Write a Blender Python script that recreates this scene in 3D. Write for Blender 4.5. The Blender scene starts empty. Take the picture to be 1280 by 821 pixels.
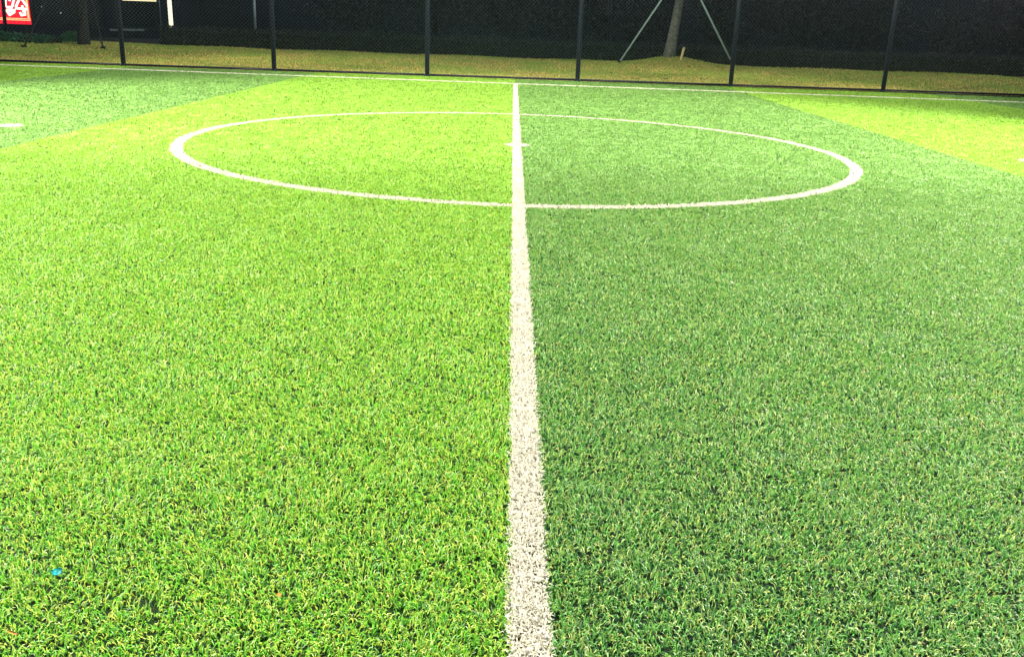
import bpy, bmesh, math, random
import numpy as np
from mathutils import Matrix, Vector
random.seed(7); RNG = np.random.default_rng(7)
S = bpy.context.scene; COL = S.collection

# ------------------------------------------------------------------ camera
FPX, PITCH, ROLL, YAW = 1150.0, 0.3215, 0.0367, 0.0098
CX, CY, CZ = -0.0783, 0.0, 1.25
c_, s_ = math.cos(YAW), math.sin(YAW)
fw = np.array([s_*math.cos(PITCH), c_*math.cos(PITCH), -math.sin(PITCH)])
ri = np.array([c_, -s_, 0.0]); up = np.cross(ri, fw)
r2 = ri*math.cos(ROLL) + up*math.sin(ROLL); u2 = -ri*math.sin(ROLL) + up*math.cos(ROLL)
cam = bpy.data.cameras.new('camera'); co = bpy.data.objects.new('camera', cam); COL.objects.link(co)
M = Matrix.Identity(4)
for i in range(3):
    M[i][0] = r2[i]; M[i][1] = u2[i]; M[i][2] = -fw[i]
M[0][3], M[1][3], M[2][3] = CX, CY, CZ
co.matrix_world = M
cam.sensor_width = 36; cam.lens = FPX/1280*36; cam.clip_start = 0.05; cam.clip_end = 2000
S.camera = co
def ray(x, y): return fw*FPX + r2*(x-640) - u2*(y-410.5)
def gnd(x, y, z=0.0):                       # where a sight line meets height z
    d = ray(x, y); t = (z-CZ)/d[2]; return np.array([CX, CY, CZ]) + d*t
def at(x, y, Y):                            # where it meets the upright plane at distance Y
    d = ray(x, y); return np.array([CX, CY, CZ]) + d*(Y/d[1])

# ------------------------------------------------------------------ tagging
def tag(o, label=None, cat=None, group=None, kind=None):
    if label: o['label'] = label
    if cat: o['category'] = cat
    if group: o['group'] = group
    if kind: o['kind'] = kind
    return o
def empty(name, loc):
    o = bpy.data.objects.new(name, None); COL.objects.link(o); o.location = loc; o.empty_display_size = .1
    return o

# ------------------------------------------------------------------ materials
def mat(name, col, rough=.6, spec=.4, noise=0.0, scale=8.0, col2=None, metal=0.0, emit=None, estr=0.0, bump=0.0):
    m = bpy.data.materials.new(name); m.use_nodes = True
    nt = m.node_tree; b = nt.nodes['Principled BSDF']
    b.inputs['Roughness'].default_value = rough; b.inputs['Metallic'].default_value = metal
    b.inputs['Specular IOR Level'].default_value = spec
    b.inputs['Base Color'].default_value = (*col, 1)
    if col2 is not None:
        tc = nt.nodes.new('ShaderNodeTexCoord'); n = nt.nodes.new('ShaderNodeTexNoise')
        n.inputs['Scale'].default_value = scale; n.inputs['Detail'].default_value = 8; n.inputs['Roughness'].default_value = .65
        r = nt.nodes.new('ShaderNodeValToRGB'); r.color_ramp.elements[0].position = .35; r.color_ramp.elements[1].position = .65
        r.color_ramp.elements[0].color = (*col, 1); r.color_ramp.elements[1].color = (*col2, 1)
        nt.links.new(tc.outputs['Object'], n.inputs['Vector']); nt.links.new(n.outputs['Fac'], r.inputs['Fac'])
        nt.links.new(r.outputs['Color'], b.inputs['Base Color'])
        if bump:
            bp = nt.nodes.new('ShaderNodeBump'); bp.inputs['Strength'].default_value = bump; bp.inputs['Distance'].default_value = .068
            nt.links.new(n.outputs['Fac'], bp.inputs['Height']); nt.links.new(bp.outputs['Normal'], b.inputs['Normal'])
    if emit:
        b.inputs['Emission Color'].default_value = (*emit, 1); b.inputs['Emission Strength'].default_value = estr
    return m
def fibre_mat(name, rough=.42, spec=.35, trans=.3):
    m = bpy.data.materials.new(name); m.use_nodes = True
    nt = m.node_tree; b = nt.nodes['Principled BSDF']; out = nt.nodes['Material Output']
    a = nt.nodes.new('ShaderNodeAttribute'); a.attribute_name = 'fibre_colour'
    b.inputs['Roughness'].default_value = rough; b.inputs['Specular IOR Level'].default_value = spec
    t = nt.nodes.new('ShaderNodeBsdfTranslucent'); mx = nt.nodes.new('ShaderNodeMixShader'); mx.inputs[0].default_value = trans
    nt.links.new(a.outputs['Color'], b.inputs['Base Color']); nt.links.new(a.outputs['Color'], t.inputs['Color'])
    nt.links.new(b.outputs[0], mx.inputs[1]); nt.links.new(t.outputs[0], mx.inputs[2]); nt.links.new(mx.outputs[0], out.inputs['Surface'])
    return m
MT = dict(
    fibre=fibre_mat('turf_fibre'), leaf=fibre_mat('leaf', .5, .3, .3), blade=fibre_mat('lawn_blade', .6, .2, .3),
    ground=mat('night_ground', (.035, .036, .034), .9, .2, scale=3, col2=(.06, .058, .05), bump=.3),
    lime_base=mat('lime_thatch', (.014, .04, .008), .9, .1, scale=160, col2=(.005, .012, .006), bump=.5),
    green_base=mat('green_thatch', (.008, .028, .010), .9, .1, scale=160, col2=(.004, .009, .005), bump=.5),
    lawn=mat('lawn_soil', (.40, .28, .08), .95, .1, scale=2.2, col2=(.16, .20, .03), bump=.5),
    post=mat('navy_post_paint', (.006, .009, .018), .45, .25, scale=30, col2=(.008, .012, .022)),
    wire=mat('green_wire', (.026, .055, .054), .28, 1.0),
    bark=mat('bark', (.17, .18, .15), .9, .2, scale=14, col2=(.06, .07, .06), bump=.8),
    unlitbark=mat('unlit_bark', (.022, .022, .022), .9, .2, scale=14, col2=(.012, .012, .013), bump=.8),  # bark colour darkened to stand in for trunks the lamps miss
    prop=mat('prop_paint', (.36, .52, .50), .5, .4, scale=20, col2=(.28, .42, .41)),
    unlitprop=mat('unlit_prop', (.012, .013, .016), .7, .2, scale=20, col2=(.009, .009, .011)),  # prop colour darkened as if out of the light; all feet share it
    stake=mat('pale_wood', (.55, .45, .22), .8, .2, scale=30, col2=(.34, .28, .14)),
    wall=mat('dark_render', (.030, .025, .044), .9, .2, scale=3, col2=(.026, .022, .036)),
    glass=mat('dark_glass', (.02, .02, .03), .15, .5),
    kerb=mat('pale_stone', (.6, .58, .54), .8, .3, scale=20, col2=(.45, .44, .4)),
    steel=mat('galvanised', (.35, .42, .42), .4, .5, metal=.6, scale=20, col2=(.28, .34, .34)),
    red=mat('red_lightbox', (.5, .02, .04), .4, .4, emit=(1, .008, .035), estr=1.05),
    white=mat('lit_white', (.8, .8, .75), .4, .4, emit=(1, 1, .86), estr=1.3),
    yellow=mat('lit_yellow', (.8, .7, .3), .4, .4, emit=(1, .82, .30), estr=1.0),
    cream=mat('lit_cream', (.8, .7, .4), .4, .4, emit=(1, .86, .45), estr=1.1),
    tube=mat('tube_light', (.9, .9, .8), .3, .4, emit=(1, .97, .70), estr=1.25),
    plug=mat('small_lamp', (.6, .7, .6), .3, .4, emit=(.75, .9, .8), estr=.35),
    cyan=mat('turquoise_plastic', (.01, .50, .56), .45, .4, scale=160, col2=(.01, .28, .30)),
    dry=mat('dry_leaf', (.55, .30, .05), .7, .3, scale=60, col2=(.40, .18, .04)),
    brown=mat('brown_leaf', (.05, .03, .02), .8, .2, scale=40, col2=(.08, .05, .03)),
    fleck=mat('pale_scrap', (.8, .75, .6), .7, .3, scale=40, col2=(.6, .55, .45)),
    lamp=mat('flood_lens', (.9, .9, .85), .2, .5, emit=(1, .97, .88), estr=12),
)

MT['lamp'].cycles.emission_sampling = 'NONE'
# ------------------------------------------------------------------ mesh helpers
def link(name, me, m, parent=None, smooth=False):
    o = bpy.data.objects.new(name, me); COL.objects.link(o)
    if m is not None: me.materials.append(m)
    if parent is not None:
        o.parent = parent
        me.transform(Matrix.Translation(-Vector(parent.matrix_basis.translation)))   # meshes are built in world coordinates
    if smooth: me.shade_smooth()
    return o
def mesh_np(name, V, quads=None, tris=None):
    me = bpy.data.meshes.new(name)
    nq = 0 if quads is None else len(quads); nt = 0 if tris is None else len(tris)
    me.vertices.add(len(V)); me.vertices.foreach_set('co', np.ascontiguousarray(V, np.float32).ravel())
    parts = []
    if nq: parts.append(np.asarray(quads, np.int32).ravel())
    if nt: parts.append(np.asarray(tris, np.int32).ravel())
    li = np.concatenate(parts); me.loops.add(len(li)); me.loops.foreach_set('vertex_index', li)
    me.polygons.add(nq+nt)
    st = np.concatenate([np.arange(nq)*4, nq*4+np.arange(nt)*3]).astype(np.int32)
    me.polygons.foreach_set('loop_start', st)
    me.update(calc_edges=True); me.validate()
    return me
def bm_mesh(name, bm):
    bmesh.ops.recalc_face_normals(bm, faces=bm.faces)
    me = bpy.data.meshes.new(name); bm.to_mesh(me); bm.free(); return me
def box(bm, lo, hi, bevel=0.0):
    r = bmesh.ops.create_cube(bm, size=1)
    for v in r['verts']:
        v.co = Vector([lo[i] + (v.co[i]+.5)*(hi[i]-lo[i]) for i in range(3)])
    if bevel:
        es = list({e for v in r['verts'] for e in v.link_edges})
        bmesh.ops.bevel(bm, geom=es, offset=bevel, segments=2, affect='EDGES')
def tube(bm, pts, radii, n=10, cap=True):
    pts = [Vector(p) for p in pts]
    if not hasattr(radii, '__len__'): radii = [radii]*len(pts)
    rings = []
    ref = None
    for i, p in enumerate(pts):
        t = (pts[min(i+1, len(pts)-1)] - pts[max(i-1, 0)]).normalized()
        if ref is None: ref = Vector((1, 0, 0)) if abs(t.x) < .9 else Vector((0, 1, 0))
        a = (ref - t*ref.dot(t)).normalized(); b = t.cross(a); ref = a
        rings.append([bm.verts.new(p + (a*math.cos(2*math.pi*k/n) + b*math.sin(2*math.pi*k/n))*radii[i]) for k in range(n)])
    for r, q in zip(rings, rings[1:]):
        for k in range(n):
            bm.faces.new((r[k], r[(k+1) % n], q[(k+1) % n], q[k]))
    if cap:
        bm.faces.new(rings[0][::-1]); bm.faces.new(rings[-1])
def tube_obj(name, pts, radii, m, parent=None, n=10):
    bm = bmesh.new(); tube(bm, pts, radii, n); return link(name, bm_mesh(name, bm), m, parent, True)
def box_obj(name, lo, hi, m, parent=None, bevel=0.0):
    bm = bmesh.new(); box(bm, lo, hi, bevel); return link(name, bm_mesh(name, bm), m, parent)

_tabs = [RNG.random((64, 64)) for _ in range(8)]
def vnoise(x, y, scale, k=0):                # smooth value noise, 0..1
    u = x/scale+17.3*k; v = y/scale+9.1*k; T = _tabs[k % 8]
    i = np.floor(u).astype(int); j = np.floor(v).astype(int); a = u-i; b = v-j
    a = a*a*(3-2*a); b = b*b*(3-2*b)
    g = lambda p, q: T[p % 64, q % 64]
    return (g(i, j)*(1-a)+g(i+1, j)*a)*(1-b)+(g(i, j+1)*(1-a)+g(i+1, j+1)*a)*b

def blades(name, x, y, z0, length, width, lean, az, colour, m):
    """one mesh of bent fibres: two segments each, coloured fibre by fibre"""
    n = len(x)
    face = az + RNG.normal(0, 1.0, n) + math.pi/2
    wx, wy = np.cos(face)*width/2, np.sin(face)*width/2
    dx, dy = np.cos(az), np.sin(az)
    h1 = length*.55*np.cos(lean*.55); o1 = length*.55*np.sin(lean*.55)
    l2 = np.minimum(lean*1.75, 1.75)
    h2 = h1 + length*.45*np.cos(l2); o2 = o1 + length*.45*np.sin(l2)
    V = np.empty((n, 5, 3), np.float32)
    V[:, 0] = np.stack([x-wx, y-wy, z0], -1); V[:, 1] = np.stack([x+wx, y+wy, z0], -1)
    V[:, 2] = np.stack([x+dx*o1+wx*.9, y+dy*o1+wy*.9, z0+h1], -1); V[:, 3] = np.stack([x+dx*o1-wx*.9, y+dy*o1-wy*.9, z0+h1], -1)
    V[:, 4] = np.stack([x+dx*o2, y+dy*o2, z0+h2], -1)
    b = (np.arange(n)*5)[:, None]
    me = bpy.data.meshes.new(name)
    me.vertices.add(n*5); me.vertices.foreach_set('co', V.ravel())
    li = np.concatenate([(b+np.array([0, 1, 2, 3])), (b+np.array([3, 2, 4]))], 1).astype(np.int32).ravel()
    me.loops.add(n*7); me.loops.foreach_set('vertex_index', li)
    me.polygons.add(n*2)
    me.polygons.foreach_set('loop_start', (np.arange(n)[:, None]*7+np.array([0, 4])).astype(np.int32).ravel())
    me.update(calc_edges=True)
    at_ = me.color_attributes.new('fibre_colour', 'FLOAT_COLOR', 'POINT')
    rgba = np.ones((n, 5, 4), np.float32); rgba[:, :, :3] = colour[:, None, :]
    at_.data.foreach_set('color', rgba.ravel())
    o = link(name, me, m); me.shade_smooth()
    return o

# ------------------------------------------------------------------ pitch layout (metres)
R_OUT, LINE = 3.486, 0.090
DC = 9.94; DF = 20.25
fa, fb = gnd(0, 77.5), gnd(1280, 120.5)                        # fence base
fence_dir = (fb-fa)/np.linalg.norm(fb-fa)
def fence_y(x): return fa[1] + (x-fa[0])*fence_dir[1]/fence_dir[0]
def edge(p, q):
    a, b = gnd(*p), gnd(*q)
    return lambda y: a[0] + (y-a[1])*(b[0]-a[0])/(b[1]-a[1])
eL1 = edge((0, 187), (368, 98)); eR1 = edge((1280, 223), (930, 117))
eL2 = lambda y: eL1(y) - 4.05; eR2 = edge((1215, 127), (1280, 137))
tl = [gnd(0, 80.5), gnd(640, 106.5), gnd(1280, 127.5)]
touch = np.polyfit([p[0] for p in tl], [p[1] for p in tl], 1)
def touch_y(x): return touch[0]*x+touch[1]
def zone(x, y):                                                # 0 lime, 1 green
    e = [eL2(y), eL1(y), 0*y, eR1(y), eR2(y)]
    k = sum((x > v).astype(int) for v in e)
    return k % 2                                               # lime | green | lime | green | lime | green

# ground: one sheet to the horizon
bm = bmesh.new()
for v in ((-400, -400), (400, -400), (400, 400), (-400, 400)): bm.verts.new((*v, -.03))
bm.faces.new(bm.verts); tag(link('ground', bm_mesh('ground', bm), MT['ground']), kind='structure')
# turf backing, strip by strip
bm = bmesh.new(); yy0, yy1 = -2.0, None
edges = [lambda y: -14+0*y, eL2, eL1, lambda y: 0*y, eR1, eR2, lambda y: 15+0*y]
for i in range(6):
    a, b = edges[i], edges[i+1]
    pa, pb = a(20.), b(20.)
    vs = [bm.verts.new((a(-2.), -2, 0)), bm.verts.new((b(-2.), -2, 0)), bm.verts.new((pb, fence_y(pb)-.03, 0)), bm.verts.new((pa, fence_y(pa)-.03, 0))]
    f = bm.faces.new(vs); f.material_index = i % 2
me = bm_mesh('turf_backing', bm); me.materials.append(MT['lime_base']); me.materials.append(MT['green_base'])
tag(link('turf_backing', me, None), kind='structure')

# fibres: density falls with distance
xs, ys = [], []
y = 0.3
while y < 21.6:
    dy = .25
    d = y+.125
    dens = 42000*min(1, (2.4/d))**1.35
    hw = .62*d+.6
    n = int(dens*dy*2*hw)
    xs.append(RNG.uniform(-hw, hw, n)); ys.append(RNG.uniform(y, y+dy, n))
    wide = 3.2; n = int(dens*.9*dy*2*wide); sx = RNG.choice([-1, 1], n)     # and on past the frame
    xs.append(sx*(hw+RNG.random(n)*wide)); ys.append(RNG.uniform(y, y+dy, n)); y += dy
n = 8000                                                      # the white line is tufted more thickly
t_ = RNG.random(n)**1.7*8+1; xs.append(RNG.uniform(-.045, .045, n)); ys.append(t_)
X = np.concatenate(xs); Y = np.concatenate(ys)
gap = vnoise(X, Y, .0085, 6)*.8 + vnoise(X, Y, .021, 7)*.2     # tufts with dark gaps between them
k = (RNG.random(len(X)) < np.clip((gap-.22)*3.4 + np.clip(np.hypot(X, Y)-2.3, 0, 5)*.24, .10, 1)) | (np.abs(X) < .046)
X, Y = X[k], Y[k]
k = (Y < fence_y(X)-.05); X, Y = X[k], Y[k]
D = np.hypot(X, Y); N = len(X)
Z = zone(X, Y)
grow = np.maximum(1, D/2.4)**.66
lay = vnoise(X, Y, .16, 1)*2*math.pi*1.5
az = lay + RNG.normal(0, 1.5, N)
clump = vnoise(X, Y, .09, 3)*.6 + vnoise(X, Y, .35, 4)*.4
length = RNG.uniform(.014, .027, N)*(.75+.5*clump)*np.minimum(1, 6/np.maximum(D, .1))**.55
lean = np.clip(RNG.normal(.95, .34, N), .15, 1.5)
width = RNG.uniform(.0022, .0036, N)*grow
r = RNG.random(N); j = RNG.normal(1, .12, (N, 1))
lime = np.where((r < .36)[:, None], [.42, .56, .075], np.where((r < .82)[:, None], [.15, .45, .030], [.06, .22, .025]))
green = np.where((r < .22)[:, None], [.37, .46, .12], np.where((r < .74)[:, None], [.12, .33, .06], [.035, .14, .035]))
white = np.array([.84, .80, .67])*np.ones((N, 3))
far = np.clip((D-2.5)/9, 0, .9)[:, None]                      # a far fibre stands for a tuft: its colours average out
lime = lime*(1-far)+lime.mean(0)*far; green = green*(1-far)+green.mean(0)*far; j = 1+(j-1)*(1-far)
C = np.where((Z == 0)[:, None], lime, green)*np.clip(j, .6, 1.4)
Cw = np.clip(white*np.clip(RNG.normal(1, .07, (N, 1)), .7, 1.1), 0, .9)
rad = np.hypot(X, Y-DC)
jit = RNG.normal(0, .004, N)
marks = {
    'halfway_line': (np.abs(X+jit) < LINE/2) & (Y < touch_y(X)),
    'touchline': np.abs(Y-touch_y(X)+jit) < .115,
    'centre_circle': (rad+jit < R_OUT) & (rad+jit > R_OUT-.115),
    'centre_spot': rad+jit < .135,
}
sl, sr = gnd(0, 157.5), gnd(1280, 201.5)
lspot, rspot = (gnd(12, 157.5)), (gnd(1290, 202))
marks['turf_mark'] = np.hypot(X-lspot[0], Y-lspot[1])+jit < .14
marks['turf_mark.001'] = np.hypot(X-rspot[0], Y-rspot[1])+jit < .14
done = np.zeros(N, bool)
def build(name, k, col, **kw):
    o = blades(name, X[k], Y[k], np.zeros(k.sum()), length[k], width[k], lean[k], az[k], col[k].astype(np.float32), MT['fibre'])
    return tag(o, **kw)
for nm, k in marks.items():
    width = np.where(k, width*1.3, width)
    k = k & ~done; done |= k
    build(nm.split('.')[0], k, Cw, kind='structure')
build('lime_turf', (Z == 0) & ~done, C, kind='stuff', label='bright lime green strips of artificial turf')
build('green_turf', (Z == 1) & ~done, C, kind='stuff', label='darker green strips of artificial turf')

# ------------------------------------------------------------------ lawn behind the fence, with the mound round the tree
TY = 28.4; TX = at(836, 69, TY)[0]
def lawn_z(x, y):                           # rises gently to the hedge, with a mound round the young tree
    d = np.clip((np.asarray(y)-fence_y(x))/7.0, 0, 1)
    m = np.exp(-(((x-TX-.15)/1.05)**2 + ((y-TY)/1.0)**2))*.26
    return .19*d*d*(3-2*d) + m + .012*np.sin(x*1.7+y)*d
def on_lawn(px, py):
    d = ray(px, py)
    for Y_ in np.arange(21.2, 33, .02):
        p = np.array([CX, CY, CZ])+d*(Y_/d[1])
        if p[1] > fence_y(p[0]) and p[2] <= float(lawn_z(p[0], p[1])): return p
    return p
nx, ny = 120, 50
gx = np.linspace(-20, 20, nx); V = []
for jn in range(ny):
    t = jn/(ny-1)
    yb = fence_y(gx)+.03; V.append(np.stack([gx, yb+t*10, lawn_z(gx, yb+t*10)-.012-(.2 if jn == ny-1 else 0)], -1))
V = np.concatenate(V); q = [(a*nx+b, a*nx+b+1, (a+1)*nx+b+1, (a+1)*nx+b) for a in range(ny-1) for b in range(nx-1)]
tag(link('lawn_soil', mesh_np('lawn_soil', V, q), MT['lawn'], smooth=True), kind='structure')
n = 190000
lx = RNG.uniform(-15, 15, n); ld = RNG.random(n)**1.15*8.9; ly = fence_y(lx)+.08+ld
patch = vnoise(lx, ly, 1.1, 5)*.6+vnoise(lx, ly, .3, 6)*.4
keep = RNG.random(n) < np.clip(.25+patch*1.1, 0, 1); lx, ly, patch, ld = lx[keep], ly[keep], patch[keep], ld[keep]; n = len(lx)
pr = RNG.random(n)
dry = (pr < np.clip(.80-patch*1.1 + .55*np.exp(-ld/1.3), .05, .97))
lc = np.where(dry[:, None], [.70, .56, .17], [.30, .44, .08])*np.clip(RNG.normal(1, .12, (n, 1)), .6, 1.4)
lawn = blades('lawn_grass', lx, ly, lawn_z(lx, ly)-.01, RNG.uniform(.03, .065, n), RNG.uniform(.008, .016, n),
              np.clip(RNG.normal(.9, .3, n), .2, 1.4), RNG.uniform(0, 6.28, n), lc.astype(np.float32), MT['blade'])
tag(lawn, kind='stuff', label='patchy yellow and green lawn behind the fence')

# ------------------------------------------------------------------ fence
def fpt(px, py):                            # point on the fence line seen at pixel column px
    g_ = gnd(px, py); return g_
post_px = [(-38, 76.2), (152, 83), (343, 89), (533, 96), (722, 102), (914, 108.5), (1103, 114.5)]
px_x = []
for p in post_px:
    d = ray(*p)                             # intersection of the sight line's vertical plane with the fence line
    g_ = gnd(*p); px_x.append(g_[0])
sp = float(np.mean(np.diff(px_x)))
px_x = [px_x[0]-sp] + px_x + [px_x[-1]+sp, px_x[-1]+2*sp]
FH = 4.0
f0 = Vector((px_x[0], fence_y(px_x[0]), 0))
fence = empty('chain_link_fence', f0)
tag(fence, 'tall dark chain link fence on navy posts running along the edge of the pitch', 'fence')
fd = Vector((fence_dir[0], fence_dir[1], 0)).normalized(); fn = Vector((-fd.y, fd.x, 0))
MESH = .082
for i, x in enumerate(px_x):
    b = Vector((x, fence_y(x), 0))
    o = tube_obj('post', [b+Vector((0, 0, -.02)), b+Vector((0, 0, FH+.08))], .051, MT['post'], fence, 16)
    tube_obj('collar', [b+Vector((0, 0, .0)), b+Vector((0, 0, .03))], .068, MT['post'], None, 16)
    col = COL.objects[-1]; col.data.transform(Matrix.Translation(-f0)); col.parent = o
    if i == len(px_x)-1: break
    e = Vector((px_x[i+1], fence_y(px_x[i+1]), 0)); L = (e-b).length
    for z, nm in ((.03, 'bottom_rail'), (FH, 'top_rail')):
        tube_obj(nm, [b+fd*.055+Vector((0, 0, z)), e-fd*.055+Vector((0, 0, z))], .024 if z < 1 else .03, MT['post'], fence, 10)
    # the net: zigzag wires hooked into one another, 12 mm in front of the posts (pitch side)
    nw = int(L/MESH); p = L/nw; nz = int((FH-.03)/(MESH/2)); rr = .0036
    kz = np.arange(nz+1); zz = .03+kz*(MESH/2)
    Vv = []; Q = []; base = 0
    for w in range(nw):
        s = 1 if True else -1
        off = (w+.5)*p + np.where((kz) % 2 == 0, -p/2-.003, p/2+.003)
        dep = -.066 + np.where(kz % 2 == 0, .003, -.003)
        ctr = np.stack([b.x+fd.x*off+fn.x*dep, b.y+fd.y*off+fn.y*dep, zz], -1)
        ring = []
        for k4 in range(4):
            a = k4*math.pi/2
            ring.append(ctr + np.array([fd.x*math.cos(a)+fn.x*math.sin(a), fd.y*math.cos(a)+fn.y*math.sin(a), 0])*rr*1.2)
        Vv.append(np.stack(ring, 1).reshape(-1, 3))
        A = base+np.arange(nz)*4
        for k4 in range(4):
            k5 = (k4+1) % 4
            Q.append(np.stack([A+k4, A+k5, A+4+k5, A+4+k4], -1))
        base += (nz+1)*4
    me = mesh_np('wire_mesh', np.concatenate(Vv), np.concatenate(Q))
    link('wire_mesh', me, MT['wire'], fence)

# ------------------------------------------------------------------ foliage
def leaves(name, pts, size, cols, parent=None, m='leaf'):
    n = len(pts); a = RNG.normal(size=(n, 3)); a /= np.linalg.norm(a, axis=1)[:, None]
    b = np.cross(a, RNG.normal(size=(n, 3))); b /= np.linalg.norm(b, axis=1)[:, None]
    s = RNG.uniform(.6, 1.3, (n, 1))*size
    V = np.stack([pts-a*s, pts+b*s*.42, pts+a*s, pts-b*s*.42], 1).reshape(-1, 3)
    if parent is not None: V = V - np.array(parent.location)
    me = mesh_np(name, V, np.arange(n*4).reshape(n, 4))
    c = me.color_attributes.new('fibre_colour', 'FLOAT_COLOR', 'POINT')
    rgba = np.ones((n, 4, 4), np.float32); rgba[:, :, :3] = cols[:, None, :]; c.data.foreach_set('color', rgba.ravel())
    o = bpy.data.objects.new(name, me); COL.objects.link(o); me.materials.append(MT[m])
    if parent is not None: o.parent = parent
    return o
def leafcols(n, base, sd=.3): return (np.array(base)*np.clip(RNG.normal(1, sd, (n, 1)), .35, 1.8)).astype(np.float32)
def tree(name, base, top, r0, r1, mats, label, leaf, crown_r, nleaf, flare=1.45):
    base, top = Vector(base), Vector(top)
    t = empty(name, base); tag(t, label, 'tree')
    pts, rad_ = [], []
    for i in range(13):
        u = i/12; p = base.lerp(top, u)
        p += Vector((math.sin(u*5+1)*.03, math.cos(u*4)*.03, 0))*u
        pts.append(p); rad_.append((r0+(r1-r0)*u)*(1+(flare-1)*math.exp(-u*14)))
    pts[0] = pts[0]-Vector((0, 0, .1))
    tube_obj('trunk', pts, rad_, mats, t, 14)
    cp = []
    for k_ in range(8):
        st = pts[8+(k_ % 5)]; a = k_*2.4; ln = random.uniform(.9, 1.6)*crown_r*.75
        e = st+Vector((math.cos(a)*ln, math.sin(a)*ln, random.uniform(.6, 1.5)))
        mid = st.lerp(e, .5)+Vector((0, 0, -.12))
        tube_obj('limb', [st, mid, e], [r1*.7, r1*.45, r1*.15], mats, t, 8)
        for _ in range(6):
            cp.append(e+Vector((random.gauss(0, .5), random.gauss(0, .5), random.gauss(.1, .45)))*crown_r*.55)
            cp.append(mid+Vector((random.gauss(0, .4), random.gauss(0, .4), random.gauss(.4, .3)))*crown_r*.55)
    cp = np.array([list(v) for v in cp]); n_ = nleaf
    P = cp[RNG.integers(0, len(cp), n_)] + RNG.normal(0, .26, (n_, 3))
    P = P[P[:, 2] > base.z+2.2]
    leaves('crown', P, .085, leafcols(len(P), leaf), t)
    return t
tb = at(836, 70.5, TY); tt = at(849.5, 0, TY)
tdir = (tt-tb)
tree('young_tree', (tb[0], TY, lawn_z(np.array([tb[0]]), np.array([TY]))[0]), tuple(tb+tdir*3.2), .14, .085, MT['bark'],
     'leaning grey tree trunk on a low grassy mound between two slanting props', (.05, .08, .02), 1.5, 9000, 1.4)
def prop(foot, topdir, label, m, rad=.025, cat='support pole', group=None, foot_mat='unlitprop', Yd=0, ext=2.1):
    a = on_lawn(*foot) if not Yd else at(*foot, Yd)
    b = at(*topdir)
    b = a+(b-a)*ext
    o = empty('tree_prop', a); tag(o, label, cat, group)
    tube_obj('pole', [a, b], rad, MT[m], o, 10)
    bm = bmesh.new(); box(bm, (a[0]-.055, a[1]-.055, a[2]-.05), (a[0]+.055, a[1]+.055, a[2]+.06), .012)
    link('foot', bm_mesh('foot', bm), MT[foot_mat], o)
    return o
G = 'props holding up the trees behind the fence'
prop((774, 78.5), (827, 0, TY-.9), 'pale slanting prop to the left of the leaning grey trunk', 'prop', group=G)
prop((914, 77), (876, 0, TY-.9), 'pale slanting prop with its foot behind a fence post, right of the leaning trunk', 'prop', group=G, Yd=TY-.6)
prop((783, 69), (818, 0, TY+1.2), 'dim rear prop in the dark just left of the pale left prop', 'unlitprop', group=G, Yd=TY+.6, ext=1.8)
# stub of wood by the trunk
sb = at(850.5, 74.5, TY-.5); stp = at(855, 60.5, TY-.5)
bm = bmesh.new(); zb = float(lawn_z(np.array([sb[0]]), np.array([TY-.5]))[0])
A = Vector((sb[0], sb[1], zb-.05)); B = Vector(stp)
tube(bm, [A, A.lerp(B, .3), A.lerp(B, .7), B, B+Vector((.015, 0, .02))], [.022, .032, .035, .037, .022], 7)
tag(link('wooden_stake', bm_mesh('wooden_stake', bm), MT['stake'], smooth=False), 'short pale yellow wooden stub stuck in the mound right of the leaning trunk', 'stake')

# left tree: its lack of light is put into the bark and prop colours
lbase = on_lawn(105, 56); LY = lbase[1]
lb = at(105, 56, LY); lt = at(101, 0, LY)
tree('dark_tree', (lb[0], LY, lb[2]), tuple(lb+(lt-lb)*3.2), .15, .10, MT['unlitbark'], 'dark upright tree trunk behind the left end of the fence', (.04, .06, .02), 1.5, 9000, 1.3)
prop((30, 59.5), (58, 0, LY-.6), 'dark slanting prop on the left of the dark upright trunk', 'unlitprop', group=G)
prop((129, 61), (115, 0, LY-.4), 'dark steep prop on the right of the dark upright trunk', 'unlitprop', group=G)

# low clipped hedge, and small shrub
def hedge(name, xa, xb, ya, yb, depth, h, nl, label, cat, base=(.017, .022, .020)):
    o = empty(name, ((xa+xb)/2, (ya+yb)/2, 0)); tag(o, label, cat)
    L = xb-xa; u = RNG.random(nl); 
    face = RNG.integers(0, 4, nl)
    d = np.where(face == 0, 0, np.where(face == 1, RNG.random(nl), RNG.random(nl)*.25))*depth
    z = np.where(face == 1, h, RNG.random(nl)*h) + RNG.normal(0, .035, nl)
    x = xa+u*L; y = ya+(yb-ya)*u+d+RNG.normal(0, .04, nl)
    z = z + (vnoise(x, y, .6, 3)-.5)*.12
    leaves('foliage', np.stack([x, y, np.maximum(z, .02)], -1), .05, leafcols(nl, base), o)
    bm = bmesh.new()
    n_ = 40; rows = []
    for i in range(n_+1):
        t = i/n_; xx = xa+.04+(L-.08)*t; yy = ya+(yb-ya)*t; hh = h-.07+.03*math.sin(i*1.9)
        rows.append([bm.verts.new(v) for v in ((xx, yy+.06, -.05), (xx, yy+.06, hh), (xx, yy+depth-.05, hh), (xx, yy+depth-.05, -.05))])
    for r_, s in zip(rows, rows[1:]):
        for k_ in range(3): bm.faces.new((r_[k_], r_[k_+1], s[k_+1], s[k_]))
    bm.faces.new(rows[0]); bm.faces.new(rows[-1][::-1])
    link('twigs', bm_mesh('twigs', bm), mat('hedge_core', (.012, .016, .01), .95, .1, scale=20, col2=(.02, .025, .014)), o)
    return o
h1_, h2_ = on_lawn(220, 60.5), on_lawn(533, 74.5)
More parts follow.
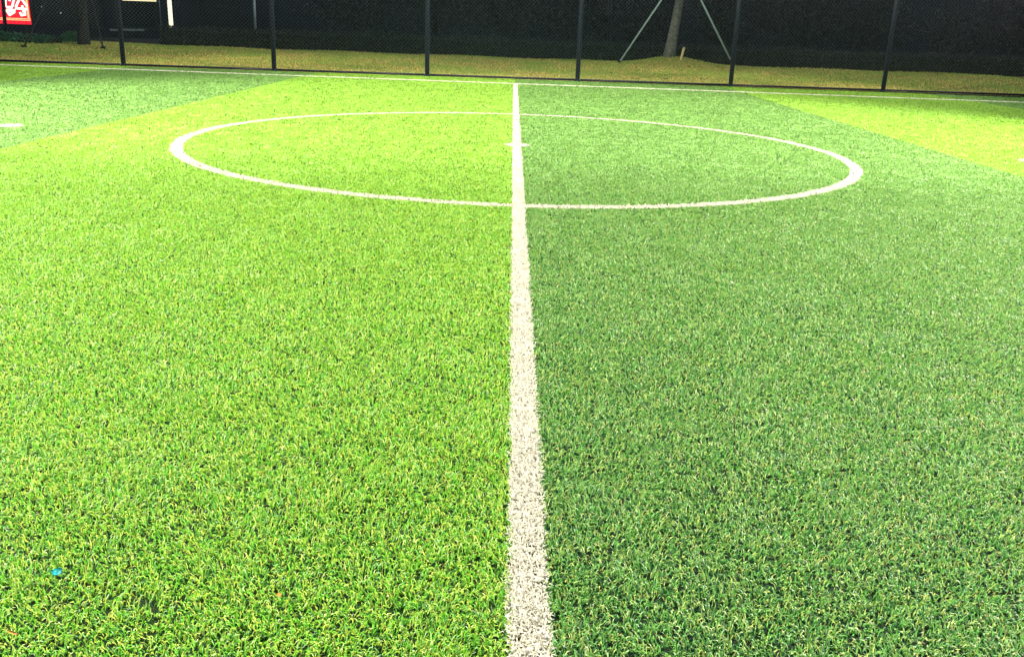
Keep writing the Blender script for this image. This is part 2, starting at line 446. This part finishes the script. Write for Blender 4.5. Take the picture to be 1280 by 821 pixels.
hs = (h2_[1]-h1_[1])/(h2_[0]-h1_[0])
hx0 = at(172, 58, h1_[1])[0]; hya = h1_[1]+(hx0-h1_[0])*hs; hyb = hya+(15.5-hx0)*hs
hedge('clipped_hedge', hx0, 20.5, 29.7, 29.7, 1.4, .68, 36000, 'long low clipped dark hedge along the back of the lawn', 'hedge')
gl = on_lawn(15, 53)
hedge('ground_cover', -21, at(62, 52, gl[1])[0], gl[1], gl[1], .9, .36, 5000, 'strip of low ground cover at the far left of the lawn', 'plants', (.03, .10, .05))
sg = on_lawn(90, 53)
sh = empty('small_shrub', (sg[0], sg[1], sg[2])); tag(sh, 'small rounded green shrub left of the dark trunk', 'shrub')
P = RNG.normal(0, 1, (1500, 3)); P /= np.linalg.norm(P, axis=1)[:, None]; P *= RNG.uniform(.6, 1, (1500, 1)); P[:, 2] = np.abs(P[:, 2])
leaves('foliage', P*np.array([.36, .3, .30])+np.array([sg[0], sg[1], sg[2]+.02]), .05, leafcols(1500, (.03, .10, .045)), sh)
tube_obj('stem', [(sg[0], sg[1], sg[2]-.05), (sg[0], sg[1], sg[2]+.2)], [.03, .015], MT['unlitbark'], sh, 6)

# ------------------------------------------------------------------ far side: dark evergreens, building, lit signs
def bush(x, y, rx, h, label):
    o = empty('evergreen_bush', (x, y, 0)); tag(o, label, 'bush', 'dark evergreens beyond the lawn')
    n_ = 3800; cl = RNG.normal(0, 1, (26, 3)); cl /= np.linalg.norm(cl, axis=1)[:, None]; cl *= RNG.uniform(.3, .9, (26, 1))
    P = cl[RNG.integers(0, 26, n_)] + RNG.normal(0, .17, (n_, 3))
    P = P*np.array([rx, rx*.8, h*.5])+np.array([x, y, h*.5]); P = P[P[:, 2] > .02]
    leaves('foliage', P, .11, leafcols(len(P), (.022, .019, .030)), o)
    tube_obj('trunk', [(x, y, -.05), (x, y, h*.6)], [.12, .05], MT['unlitbark'], o, 8)
    return o
# boundary wall behind everything on the right
wl = empty('boundary_wall', (10, 47, 0)); tag(wl, 'tall dark rendered wall closing off the far side behind the hedge', 'wall')
box_obj('panel', (-19, 47, -.05), (40, 47.3, 4.2), MT['wall'], wl)
box_obj('coping', (-19.1, 46.95, 4.203), (40.1, 47.35, 4.3), MT['wall'], wl, .02)
bx = [-6.2, -3.2, -.4, 2.6, 5.4, 8.3, 11.2, 14.3, 17.2, 20.5, 23.8]
lab = ['leftmost of the dark evergreens behind the low hedge, next to the lit tube', 'dark evergreen behind the hedge between the second and third fence posts', 'dark evergreen behind the hedge next to the third fence post',
       'dark evergreen behind the hedge just left of the fourth fence post', 'dark evergreen behind the hedge left of the leaning trunk', 'dark evergreen behind the hedge right of the leaning trunk',
       'dark evergreen behind the hedge at the fifth fence post', 'dark evergreen behind the hedge between the last two fence posts', 'dark evergreen behind the hedge at the rightmost fence post',
       'dark evergreen right of the rightmost fence post', 'dark evergreen at the far right edge of the scene']
for i, x in enumerate(bx):
    bush(x, 37.5+1.6*math.sin(i*2.1), 2.0, 3.6+.7*math.sin(i*1.3), lab[i])

BY = 44.0
bd = empty('shop_building', (-16, BY, 0)); tag(bd, 'dark shop building with glazed front behind the left of the lawn', 'building')
bl, br = at(-160, 20, BY)[0], at(226, 20, BY)[0]
box_obj('wall', (bl, BY, -.05), (br, BY+2.7, 5.0), MT['wall'], bd)
box_obj('roof', (bl-.2, BY-.3, 5.003), (br+.2, BY+2.8, 5.25), MT['wall'], bd, .02)
for a_, b_ in ((-120, -40), (46, 128), (140, 196)):
    x0, x1 = at(a_, 20, BY)[0], at(b_, 20, BY)[0]
    w = box_obj('window', (x0, BY-.06, .35), (x1, BY-.005, 2.5), MT['post'], bd, .01)
    box_obj('pane', (x0+.08, BY-.075, .43), (x1-.08, BY-.063, 2.42), MT['glass'], None)
    g_ = COL.objects[-1]; g_.data.transform(Matrix.Translation(-Vector(bd.location))); g_.parent = w
zst = at(150, 37, BY-1)[2]
box_obj('step', (bl, BY-1.0, -.05), (br, BY-.003, zst+.02), MT['wall'], bd, .01)
# pale blocks along the step: dashes of light stone
for i, (a_, b_) in enumerate(((139.5, 148), (154, 171.5), (173, 180.5))):
    p, q_ = at(a_, 36.2, BY-1.1), at(b_, 37.4, BY-1.1)
    o = box_obj('stone_block', (p[0], BY-1.32, q_[2]-.06), (q_[0], BY-1.1, q_[2]+.02), MT['kerb'], None, .008)
    tag(o, ['small pale stone block in front of the dark shop, left of a fence post', 'longest pale stone block in front of the dark shop', 'small pale stone block nearest the lit tube, in front of the dark shop'][i], 'stone block', 'pale stone blocks before the shop')
# cream lit signboard whose lower edge just shows
p, q_ = at(152, 1.5, BY-.3), at(194.5, 2.5, BY-.3)
sgn = empty('lit_signboard', (p[0], BY-.2, p[2])); tag(sgn, 'cream glowing signboard hung on the dark shop front', 'sign')
box_obj('case', (p[0]-.03, BY-.20, q_[2]-.03), (q_[0]+.03, BY-.08, q_[2]+.72), MT['post'], sgn, .01)
box_obj('lit_face', (p[0], BY-.225, q_[2]), (q_[0], BY-.203, q_[2]+.69), MT['cream'], sgn)
# standing light tube
TYb = BY-3
tp = [at(211.5, 0, TYb), at(214.3, 35.5, TYb)]
tub = empty('light_tube', (tp[1][0], TYb, 0)); tag(tub, 'upright glowing white light tube at the corner of the dark shop', 'tube light')
top_ = tp[1]+(tp[0]-tp[1])*2.0
tube_obj('tube', [tuple(tp[1]), tuple(top_)], .085, MT['tube'], tub, 16)
tube_obj('holder', [(tp[1][0], TYb, -.05), (tp[1][0], TYb, tp[1][2]-.004)], .10, MT['post'], tub, 12)
tube_obj('cap', [tuple(top_+np.array([0, 0, .003])), tuple(top_+np.array([0, 0, .1]))], .10, MT['post'], tub, 12)
def pole(px0, py0, px1, py1, Yd, rad_, m, label, name='thin_pole', cat='pole'):
    a, b = at(px0, py0, Yd), at(px1, py1, Yd)
    t = b+(a-b)*2.2
    o = empty(name, (b[0], Yd, 0)); tag(o, label, cat)
    tube_obj('shaft', [(b[0], Yd, -.05), tuple(t)], rad_, MT[m], o, 10)
    box_obj('base_plate', (b[0]-rad_*3, Yd-rad_*3, -.03), (b[0]+rad_*3, Yd+rad_*3, .012), MT[m], o, .003)
    tube_obj('cap', [tuple(t+np.array([0, 0, .002])), tuple(t+np.array([0, 0, .03]))], rad_*1.15, MT[m], o, 10)
pole(199, 0, 201.5, 33, BY-1.6, .028, 'steel', 'thin pale metal pole just left of the glowing tube')
pole(317.5, 0, 318.6, 34, 32.5, .045, 'steel', 'slim pale metal pole behind the hedge left of the second fence post')
pole(763.5, 0, 763, 42, 33, .05, 'post', 'slim dark blue pole behind the hedge left of the slanting prop')

# red lightbox sign
SY = 36.0
def sg_(x, y): return at(x, y, SY)
tr, brr = sg_(36.5, 0), sg_(39.3, 31.2)
xr = brr[0]; z0 = brr[2]; xl = sg_(-46, 31)[0]; zt = z0+2.1
sign = empty('lightbox_sign', ((xl+xr)/2, SY, 0)); tag(sign, 'red glowing lightbox sign with white writing at the far left', 'sign')
box_obj('case', (xl-.04, SY+.025, z0-.03), (xr+.04, SY+.22, zt+.04), MT['post'], sign, .01)
box_obj('lit_panel', (xl, SY, z0), (xr, SY+.022, zt), MT['red'], sign)
for dz in (.135, .185):
    box_obj('trim', (xl+.02, SY-.012, z0+dz), (xr-.01, SY-.003, z0+dz+.028), MT['yellow'], sign)
box_obj('trim', (xr-.10, SY-.012, z0+.235), (xr-.04, SY-.003, zt-.1), MT['yellow'], sign)
for xx in (xl+.3, xr-.3):
    box_obj('leg', (xx-.05, SY+.06, -.05), (xx+.05, SY+.16, z0-.033), MT['post'], sign)
def strokes(name, lines, wd):
    bm = bmesh.new()
    for ln in lines:
        pts = [sg_(*q) for q in ln]
        for a, b in zip(pts, pts[1:]):
            A = Vector((a[0], 0, a[2])); B = Vector((b[0], 0, b[2])); d = (B-A).normalized(); nrm = Vector((-d.z, 0, d.x))*wd
            A2 = A-d*wd*.6; B2 = B+d*wd*.6
            f = [bm.verts.new(Vector((v.x, SY-.014-.0015*random.random(), v.z))) for v in (A2+nrm, B2+nrm, B2-nrm, A2-nrm)]
            face = bm.faces.new(f)
            ex = bmesh.ops.extrude_face_region(bm, geom=[face])
            for v in ex['geom']:
                if isinstance(v, bmesh.types.BMVert): v.co.y += .010
    link(name, bm_mesh(name, bm), MT['white'], sign)
strokes('lettering', [[(6.5, -22), (7, 8)], [(12.5, -10), (12, 1)], [(18.5, -4), (15.5, 8)], [(6.5, 14), (18.5, 13.2)], [(9, 9.5), (15, 9.5)], [(8.5, 13), (12, 19), (18, 15.5), (13, 11)], [(6.5, -8), (18, -9)], [(7, -20), (18, -20)], [(18, -20), (18, -9)]], .042)
strokes('lettering', [[(20, 8.5), (27, -6)], [(23.5, -6), (33.5, 8)], [(20, 10.8), (34, 11.8)], [(28, 8), (29.5, 15)], [(31, 11), (31.5, 18.5), (27, 19.4), (25.5, 16.5)], [(21, -10), (34, -9)], [(27, -22), (27, -6)], [(21, -18), (33, -17)]], .042)
strokes('lettering', [[(-10, 9), (-1, 15)], [(-14, 14), (-2, 13)], [(-8, -20), (-8, 18)], [(-16, -8), (-1, -8)], [(-14, 2), (-2, 2)]], .042)
strokes('lettering', [[(-30, -20), (-30, 18)], [(-38, -6), (-22, -6)], [(-38, 12), (-22, 13)], [(-37, -18), (-24, -18)], [(-30, 0), (-37, 9)], [(-30, 0), (-23, 9)]], .042)
pole(3.2, 0, 6.0, 36, SY-2, .062, 'post', 'dark post standing in front of the red glowing sign', 'dark_post')
# two tiny lights in the dark
for (px_, py_, lb_) in ((52.5, 9, 'tiny pale light right of the red sign'), (76, 16.5, 'tiny pale light between the red sign and the dark trunk')):
    a = at(px_, py_, BY-.5); o = empty('bollard_light', (a[0], a[1], 0)); tag(o, lb_, 'light')
    tube_obj('stem', [(a[0], a[1], -.05), (a[0], a[1], a[2]-.033)], .03, MT['post'], o, 8)
    tube_obj('lens', [(a[0], a[1], a[2]-.03), (a[0], a[1], a[2]+.03)], .03, MT['plug'], o, 8)

# ------------------------------------------------------------------ litter and leaves
def scrap(name, px_, py_, w, l, zz, rot, m, label, cat, group=None, curl=.25, surf=0.0):
    g_ = gnd(px_, py_, surf+zz); bm = bmesh.new(); nn = 6; rows = []
    for i in range(nn+1):
        u = i/nn-.5; hw_ = w/2*(math.cos(u*math.pi)**.6 if abs(u) < .5 else .05)+.0006
        hw_ *= random.uniform(.7, 1.2); rows.append([bm.verts.new((t*hw_+random.uniform(-.08, .08)*w, u*l, curl*l*(u*u*1.6)+abs(t)*hw_*.35+random.uniform(-.0006, .0006))) for t in (-1, 0, 1)])
    for r_, s in zip(rows, rows[1:]):
        for k_ in range(2): bm.faces.new((r_[k_], r_[k_+1], s[k_+1], s[k_]))
    ex = bmesh.ops.solidify(bm, geom=list(bm.faces), thickness=.0012)
    o = link(name, bm_mesh(name, bm), MT[m], smooth=True)
    o.location = g_; o.rotation_euler = (random.uniform(-.25, .25), random.uniform(-.25, .25), rot)
    return tag(o, label, cat, group)
scrap('plastic_scrap', 71.5, 715, .021, .028, .03, -.15, 'cyan', 'bright turquoise scrap of plastic lying on the lime turf', 'litter', curl=.3)
scrap('dry_leaf', 349, 743.5, .010, .013, .036, .8, 'dry', 'tiny orange dry leaf on the lime turf between the turquoise scrap and the halfway line', 'leaf')
scrap('dry_leaf', 16, 791, .007, .028, .036, 1.2, 'dry', 'orange curled leaf on the lime turf below the turquoise scrap', 'leaf')
scrap('pale_scrap', 708, 118, .05, .06, .03, .4, 'fleck', 'small pale scrap lying on the green turf near the far touchline', 'litter')
for (px_, py_, lb_) in ((764, 92, 'brown leaf on the lawn left of the slanting left prop'), (831, 99.5, 'brown leaf on the lawn below the leaning trunk'), (945, 101, 'brown leaf on the lawn right of the fifth fence post'), (861, 84, 'brown leaf on the lawn below the yellow stub')):
    g_ = on_lawn(px_, py_)
    scrap('brown_leaf', px_, py_, .09, .14, g_[2]+.04, random.random()*3, 'brown', lb_, 'leaf', 'leaves on the lawn')

# ------------------------------------------------------------------ floodlights round the pitch and the night sky
def flood(x, y, h, target, watts, label, cone=75, blend=.6, col=(1, .945, .79)):
    o = empty('floodlight_mast', (x, y, 0)); tag(o, label, 'floodlight')
    tube_obj('pole', [(x, y, -.05), (x, y, h)], [.09, .06], MT['steel'], o, 14)
    tube_obj('crossarm', [(x-.6, y, h+.04), (x+.6, y, h+.04)], .035, MT['steel'], o, 8)
    for dx in (-.42, .42):
        p = Vector((x+dx, y, h-.12)); d = (Vector(target)-p).normalized()
        bm = bmesh.new(); box(bm, (-.2, -.14, -.07), (.2, .14, .05), .02)
        for v in bm.verts: v.co = d.to_track_quat('-Z', 'Y') @ v.co
        for v in bm.verts: v.co += p
        hd = link('lamp_head', bm_mesh('lamp_head', bm), MT['post'], o)
        bm = bmesh.new(); box(bm, (-.17, -.11, -.076), (.17, .11, -.073))
        for v in bm.verts: v.co = d.to_track_quat('-Z', 'Y') @ v.co
        for v in bm.verts: v.co += p - Vector((x, y, 0))
        ln = bpy.data.objects.new('lens', bm_mesh('lens', bm)); COL.objects.link(ln); ln.data.materials.append(MT['lamp']); ln.parent = hd
        ld_ = bpy.data.lights.new('floodlight', 'SPOT'); ld_.energy = watts; ld_.color = col; ld_.spot_size = math.radians(cone); ld_.spot_blend = blend; ld_.shadow_soft_size = .14
        lo = bpy.data.objects.new('floodlight', ld_); COL.objects.link(lo); lo.location = p+d*.09; lo.rotation_euler = d.to_track_quat('-Z', 'Y').to_euler()
flood(-10.6, 8.5, 7, (-3.0, 9.5, 0), 27500, 'floodlight mast beside the left edge of the pitch', 108, .5)
flood(10.6, 8.8, 7, (3.0, 9.5, 0), 27500, 'floodlight mast beside the right edge of the pitch', 108, .5)
flood(-13.4, 19.6, 7, (-3.5, 20.5, 0), 4200, 'floodlight mast at the far left corner of the pitch', 80, .6)
flood(13.4, 20.2, 7, (3.5, 20.5, 0), 4200, 'floodlight mast at the far right corner of the pitch', 80, .6)
flood(-9.5, -5, 8, (-4, 5, 0), 2600, 'unseen fill floodlight mast added behind the left of the near side', 88, .35)  # this mast and the next are unseen, added behind the camera as fill
flood(9.5, -5, 8, (4, 5, 0), 2600, 'unseen fill floodlight mast added behind the right of the near side', 88, .35)

w = bpy.data.worlds.new('World'); S.world = w; w.use_nodes = True
nt = w.node_tree; bg = nt.nodes['Background']; sky = nt.nodes.new('ShaderNodeTexSky'); sky.sky_type = 'NISHITA'
sky.sun_disc = False; sky.ozone_density = 2; sky.sun_elevation = math.radians(35); sky.sun_rotation = math.radians(40)
nt.links.new(sky.outputs[0], bg.inputs[0]); bg.inputs[1].default_value = .068
sl_ = bpy.data.lights.new('moon', 'SUN'); sl_.energy = .05; sl_.angle = math.radians(.5); sl_.color = (1, .97, .9)
so = bpy.data.objects.new('moon', sl_); COL.objects.link(so)
el, rt = math.radians(35), math.radians(40)
so.rotation_euler = Vector((-math.sin(rt)*math.cos(el), -math.cos(rt)*math.cos(el), -math.sin(el))).to_track_quat('-Z', 'Y').to_euler()

S.view_settings.view_transform = 'Standard'; S.view_settings.look = 'None'; S.view_settings.exposure = 0; S.view_settings.gamma = 1
S.view_settings.use_curve_mapping = False
S.cycles.max_bounces = 6; S.cycles.use_denoising = True; S.cycles.use_adaptive_sampling = False; S.cycles.sample_clamp_indirect = .6; S.cycles.sample_clamp_direct = 6.0
print('FIBRES', N)
